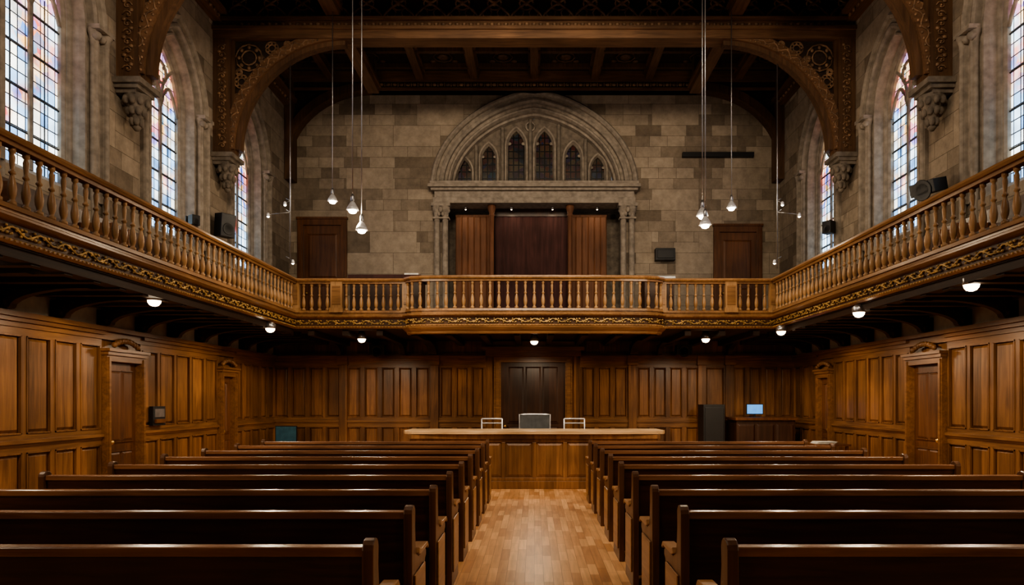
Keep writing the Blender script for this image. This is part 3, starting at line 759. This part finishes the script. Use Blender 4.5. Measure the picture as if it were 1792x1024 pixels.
def office_chair(x,y):
    mb=MB(); z=.221
    for k in range(5):
        a=k*2*math.pi/5+.3; mb.tube([(x,y,z+.12),(x+.3*math.cos(a),y+.3*math.sin(a),z+.07)],[.03,.018],METAL,6)
        mb.blob((x+.3*math.cos(a),y+.3*math.sin(a),z+.03),(.03,.03,.03),BLACK)
    mb.lathe(x,y,[(.03,z+.1),(.025,z+.45)],10,METAL); mb.box(x-.26,x+.26,y-.26,y+.22,z+.45,z+.53,GREY)
    vs=[]
    for i in range(9):
        u=-1+2*i/8; vs.append((x+.31*u,y+.28-.06*u*u))
    for i in range(8):
        (a,b),(c,d)=vs[i],vs[i+1]
        mb.hexa([(a,b,z+.6),(c,d,z+.6),(c,d+.03,z+.6),(a,b+.03,z+.6),(a,b,z+1.07),(c,d,z+1.07),(c,d+.03,z+1.07),(a,b+.03,z+1.07)],GREY)
    fr=[(vs[0][0],vs[0][1],z+.58)]+[(a,b,z+1.08) for a,b in vs]+[(vs[-1][0],vs[-1][1],z+.58)]
    mb.tube(fr,.016,CHROME,8); mb.tube([(a,b,z+.6) for a,b in vs],.015,CHROME,6)
    mb.tube([(x,y,z+.44),(x,y+.3,z+.46),(x,y+.3,z+.8)],.022,METAL,6)
    for s_ in (-1,1):
        mb.tube([(x+s_*.26,y+.2,z+.5),(x+s_*.31,y+.18,z+.7),(x+s_*.31,y-.15,z+.7),(x+s_*.27,y-.12,z+.5)],.015,METAL,6)
    mb.obj('office_chair')
def metal_chair(x,y):
    mb=MB(); z=.221; w=.21
    mb.box(x-w,x+w,y-.2,y+.2,z+.44,z+.47,GREY)
    for s_ in (-1,1):
        mb.tube([(x+s_*w,y+.24,z),(x+s_*w,y+.2,z+.45),(x+s_*w,y+.24,z+.99)],.014,CHROME,6)
        mb.tube([(x+s_*w,y-.22,z),(x+s_*w,y-.2,z+.45)],.014,CHROME,6)
        mb.tube([(x+s_*w,y-.2,z+.45),(x+s_*w,y+.2,z+.45)],.012,CHROME,6)
        mb.tube([(x+s_*w,y+.22,z+.66),(x+s_*w,y-.18,z+.66),(x+s_*w,y-.2,z+.45)],.012,CHROME,6)
    mb.tube([(x-w,y+.24,z+.99),(x+w,y+.24,z+.99)],.016,CHROME,6); mb.tube([(x-w,y+.235,z+.90),(x+w,y+.235,z+.90)],.012,CHROME,6)
    mb.box(x-w+.02,x+w-.02,y+.215,y+.235,z+.55,z+.74,GREY)
    mb.obj('metal_chair')
office_chair(0.01,13.85); metal_chair(PX(861,14.1),13.85); metal_chair(PX(1005,14.1),13.85)

mb=MB(); x0,x1=4.33,5.68; mb.box(x0+.04,x1-.04,14.75,15.45,0,1.16,W_DARKDOOR); mb.box(x0,x1,14.68,15.5,1.16,1.22,W_DOOR)
for i in range(3): mb.raised(lambda u,z,d:(u,14.75-d,z),x0+.06+i*.42,x0+.06+i*.42+.38,.15,1.08,W_DARKDOOR,.04,0,.02)
mb.obj('side_counter',bevel=.005)
def monitor(x,y,z,w,h,mat,rot=0,name='computer_monitor'):
    mb=MB(); mb.box(-w/2-.015,w/2+.015,0,.03,.06,.06+h+.03,BLACK); mb.box(-w/2,w/2,-.004,0,.075,.075+h,mat)
    mb.box(-.02,.02,.01,.03,.0,.1,BLACK); mb.box(-.1,.1,-.06,.08,0,.012,BLACK); mb.obj(name,loc=(x,y,z),rotz=rot)
monitor(PX(1321,15),15,1.222,.34,.2,SCR)
mb=MB(); mb.box(3.68,4.15,14.85,15.35,0,1.5,BLACK); mb.box(3.71,4.12,14.83,14.85,.08,1.44,BLACK)
mb.obj('speaker_cabinet',bevel=.01)
mb=MB(); mb.box(-5.8,-5.05,14.6,15.3,.56,.60,W_DOOR)
for a in (-5.76,-5.12):
    for b in (14.64,15.24): mb.box(a,a+.05,b,b+.05,0,.56,W_DOOR)
mb.obj('side_table'); monitor(-5.42,14.9,.602,.46,.34,SCR2,-.1)
mb=MB(); mb.box(5.2,5.85,12.6,13.4,.74,.78,W_DOOR)
for a in (5.23,5.77):
    for b in (12.63,13.32): mb.box(a,a+.05,b,b+.05,0,.74,W_DOOR)
mb.obj('side_table')
mb=MB()
for i in range(5): mb.box(5.25+.01*i,5.6+.012*i,12.7+.01*(i%2),13.0,.781+.008*i,.787+.008*i,PAPER)
mb.obj('paper_stack')
mb=MB(); mb.ubox(mL,10.55,10.9,1.2,1.5,.048,.11,BLACK); mb.ubox(mL,10.59,10.86,1.33,1.46,.11,.12,METAL); mb.ubox(mL,10.59,10.86,1.24,1.3,.11,.14,W_DOOR); mb.obj('wall_intercom')

def speaker(name,x,y,z,w,d,h,rz=0,tilt=0):
    mb=MB(); mb.box(-w/2,w/2,-d/2,d/2,-h/2,h/2,BLACK)
    M=Matrix.Translation((0,-d/2,-h*.15))@Matrix.Rotation(math.pi/2,4,'X')
    mb.lathe(0,0,[(w*.4,0),(w*.38,.015),(w*.15,-.01)],16,BLACK,M=M)
    mb.tube([(0,d/2,0),(0,d/2+.12,.02)],.015,BLACK); mb.box(-.05,.05,d/2+.1,d/2+.13,-.08,.1,BLACK)
    o=mb.obj(name,loc=(x,y,z),bevel=.01,rotz=rz); o.rotation_euler[0]=tilt; return o
speaker('wall_speaker',-5.72,12.62,4.82,.28,.24,.42,math.radians(90)-.6,.1)
speaker('wall_speaker',-5.78,11.6,4.65,.14,.14,.17,math.radians(90)-.6)
speaker('wall_speaker',5.6,9.7,4.62,.38,.28,.18,-math.radians(90)+.4,.25)
speaker('wall_speaker',5.74,13.3,4.96,.18,.18,.24,-math.radians(90)+.6)
speaker('ceiling_speaker',PX(668,YL),15.3,2.72,.34,.22,.22)
speaker('ceiling_speaker',PX(1189,YL),15.3,2.72,.34,.22,.22)
mb=MB(); x0,x1=PX(1145,YB),PX(1179,YB); mb.ubox(mBU,x0,x1,PZ(458,YB),PZ(437,YB),.005,.2,BLACK); mb.ubox(mBU,x0+.04,x1-.04,PZ(455,YB),PZ(440,YB),.2,.22,BLACK); mb.obj('wall_loudspeaker',bevel=.02)
mb=MB(); mb.ubox(mBU,PX(1193,YB),PX(1317,YB),PZ(277,YB),PZ(269,YB),.02,.12,BLACK)
mb.obj('wall_mounted_bar_speaker')
mb=MB(); a,b=PX(612,14.2),PX(735,14.2); mb.box(a,b,14.2,14.9,3.2,4.12,W_DARKDOOR); mb.box(a-.03,b+.03,14.15,14.95,4.12,4.2,CURT); mb.box(b-.35,b-.05,14.3,14.5,4.2,4.26,PAPER); mb.obj('organ_console',bevel=.01)
mb=MB(); a,b=PX(1128,14.2),PX(1180,14.2); mb.box(a,b,14.2,14.7,3.2,4.1,W_DARKDOOR); mb.box(a-.02,b+.02,14.15,14.75,4.1,4.18,METAL); mb.obj('lectern_cabinet',bevel=.01)
for s_ in (-1,1):
    yy=3.0
    while yy<12:
        mb=MB(); X=s_*5.35
        x0,x1=sorted((X,X+s_*.42)); 
        mb.box(x0,x1,yy,yy+1.7,3.6,3.64,W_PEW)
        a,b=sorted((X+s_*.40,X+s_*.44)); mb.box(a,b,yy,yy+1.7,3.3,4.02,W_PEW); 
        for e in (yy,yy+1.65): mb.box(x0,x1,e,e+.05,3.201,3.85,W_PEWCAP)
        mb.obj('gallery_bench',bevel=.005); yy+=2.0

# ---------------- lamps ----------------
def pendant(px,py,Z,ztop=9.5,e=28):
    x=PX(px,Z); z=PZ(py,Z); mb=MB()
    mb.tube([(x,Z,z+.2),(x,Z,ztop)],.009,METAL,6)
    mb.lathe(x,Z,[(.022,z+.12),(.03,z+.14),(.03,z+.2),(.015,z+.24)],10,METAL)
    mb.lathe(x,Z,[(.095,z+.0),(.08,z+.04),(.045,z+.10),(.025,z+.13)],14,CHROME)
    mb.lathe(x,Z,[(.02,z-.05),(.05,z-.038),(.066,z-.01),(.062,z+.0)],12,BULB)
    o=mb.obj('pendant_lamp'); point('bulb_light',(x,Z,z-.13),e,parent=o,r=.08)
for px,py,Z in ((582,352,12.6),(617,368,10.25),(633,403,10.25),(1280,364,12.6),(1234,394,10.25),(1229,378,10.5)): pendant(px,py,Z)
def rodlamp(px,s_):
    Z=12.95; x=PX(px,Z); mb=MB()
    mb.tube([(x,Z,PZ(470,Z)),(x,Z,8.2)],.012,METAL,6)
    for py,dx in ((358,-.10),(378,-.42),(460,.05)):
        z=PZ(py,Z); mb.tube([(x,Z,z+.07),(x+s_*dx*-1,Z,z+.03)],.008,METAL,5)
        mb.lathe(x-s_*dx,Z,[(.035,z-.01),(.03,z+.03),(.015,z+.06)],10,CHROME); mb.lathe(x-s_*dx,Z,[(.01,z-.03),(.02,z-.025),(.026,z-.01)],8,BULB)
        mb.tube([(x,Z,z+.07),(x+s_*.08,Z,z+.12)],.01,METAL,5)
    mb.obj('hanging_lamp_rod')
rodlamp(508,-1); rodlamp(1360,1)
def clamp_(x,Z,zz,e=60):
    mb=MB(); mb.lathe(x,Z,[(.085,zz-.02),(.09,zz),(.09,zz+.05),(.05,2.95)],16,METAL); mb.lathe(x,Z,[(.02,zz-.09),(.05,zz-.078),(.072,zz-.05),(.08,zz-.02)],16,LENS)
    o=mb.obj('ceiling_lamp'); point('lamp_light',(x,Z,zz-.13),e,parent=o,r=.08,down=True)
for px,py,zz in ((270,532,2.86),(473,579,2.86),(633,597,2.82),(935,601,2.82),(1235,597,2.82),(1367,584,2.86),(1503,552,2.86),(1700,505,2.86)):
    Z=(zz-.06-EH)*F/(CY-py); Z=min(Z,14.9); clamp_(PX(px,Z),Z,zz)
for s_,ys in ((-1,(6.2,3.2,.2)),(1,(5.6,2.8,0))):
    for Z in ys: clamp_(s_*5.2,Z,2.86)
def fill_spot(x,y,z,tx,ty,tz_,e,ang=70,r=.15,col=(1,.82,.61)):  # fill lamp with an invented housing, added out of frame to brighten the hall
    d=(Vector((tx,ty,tz_))-Vector((x,y,z))).normalized(); q=d.to_track_quat('-Z','Y').to_matrix().to_4x4()
    M=Matrix.Translation((x,y,z))@q
    mb=MB(); mb.lathe(0,0,[(.09,0),(.1,.02),(.1,.2),(.05,.26)],14,BLACK,M=M); mb.tube([(x,y,z+.1),(x,y,8.36)],.015,BLACK)
    o=mb.obj('fill_spotlight')
    l=bpy.data.lights.new('beam','SPOT'); l.energy=e; l.color=col; l.spot_size=math.radians(ang); l.spot_blend=.9; l.shadow_soft_size=r
    lo=bpy.data.objects.new('beam',l); S.collection.objects.link(lo); lo.matrix_world=Matrix.Translation(Vector((x,y,z))+d*.03)@q; lo.parent=o
fill_spot(0,7.0,8.05,0,10.5,0,560,75)
fill_spot(-.8,7.0,8.05,0,12.8,1,500,45)
fill_spot(.8,7.0,8.05,0,13.0,3.5,500,60)
fill_spot(1.6,7.0,8.05,0,16.7,6,380,70,.4)
fill_spot(-1.6,7.0,8.05,0,16.7,6,380,70,.4)
fill_spot(0,4.05,8.05,0,5.5,0,440,80)
fill_spot(-2.5,4.05,8.05,-5,11,5.5,330,85,.4)
fill_spot(2.5,4.05,8.05,5,11,5.5,330,85,.4)
fill_spot(2.6,4.05,8.05,-4.6,8,3.4,480,75,.3)
fill_spot(-2.6,4.05,8.05,4.6,8,3.4,480,75,.3)
fill_spot(-1.2,4.05,7.6,-3.2,12.9,8.7,400,75,.3)  # added uplights to lift the dark trusses, also out of frame
fill_spot(1.2,4.05,7.6,3.2,12.9,8.7,400,75,.3)

w_=bpy.data.worlds.new('World'); S.world=w_; w_.use_nodes=True
w_.node_tree.nodes['Background'].inputs[0].default_value=(.5,.6,.75,1); w_.node_tree.nodes['Background'].inputs[1].default_value=.3
cam=bpy.data.cameras.new('Camera'); co=bpy.data.objects.new('Camera',cam); S.collection.objects.link(co)
co.location=(0,0,EH); co.rotation_euler=(math.pi/2,0,0); cam.lens=24; cam.sensor_width=36; cam.shift_x=-39/1792; cam.shift_y=188/1792; cam.clip_end=200
S.camera=co
S.view_settings.view_transform='AgX'
try: S.view_settings.look='AgX - Medium High Contrast'
except Exception as e: print(e)
S.view_settings.exposure=.58
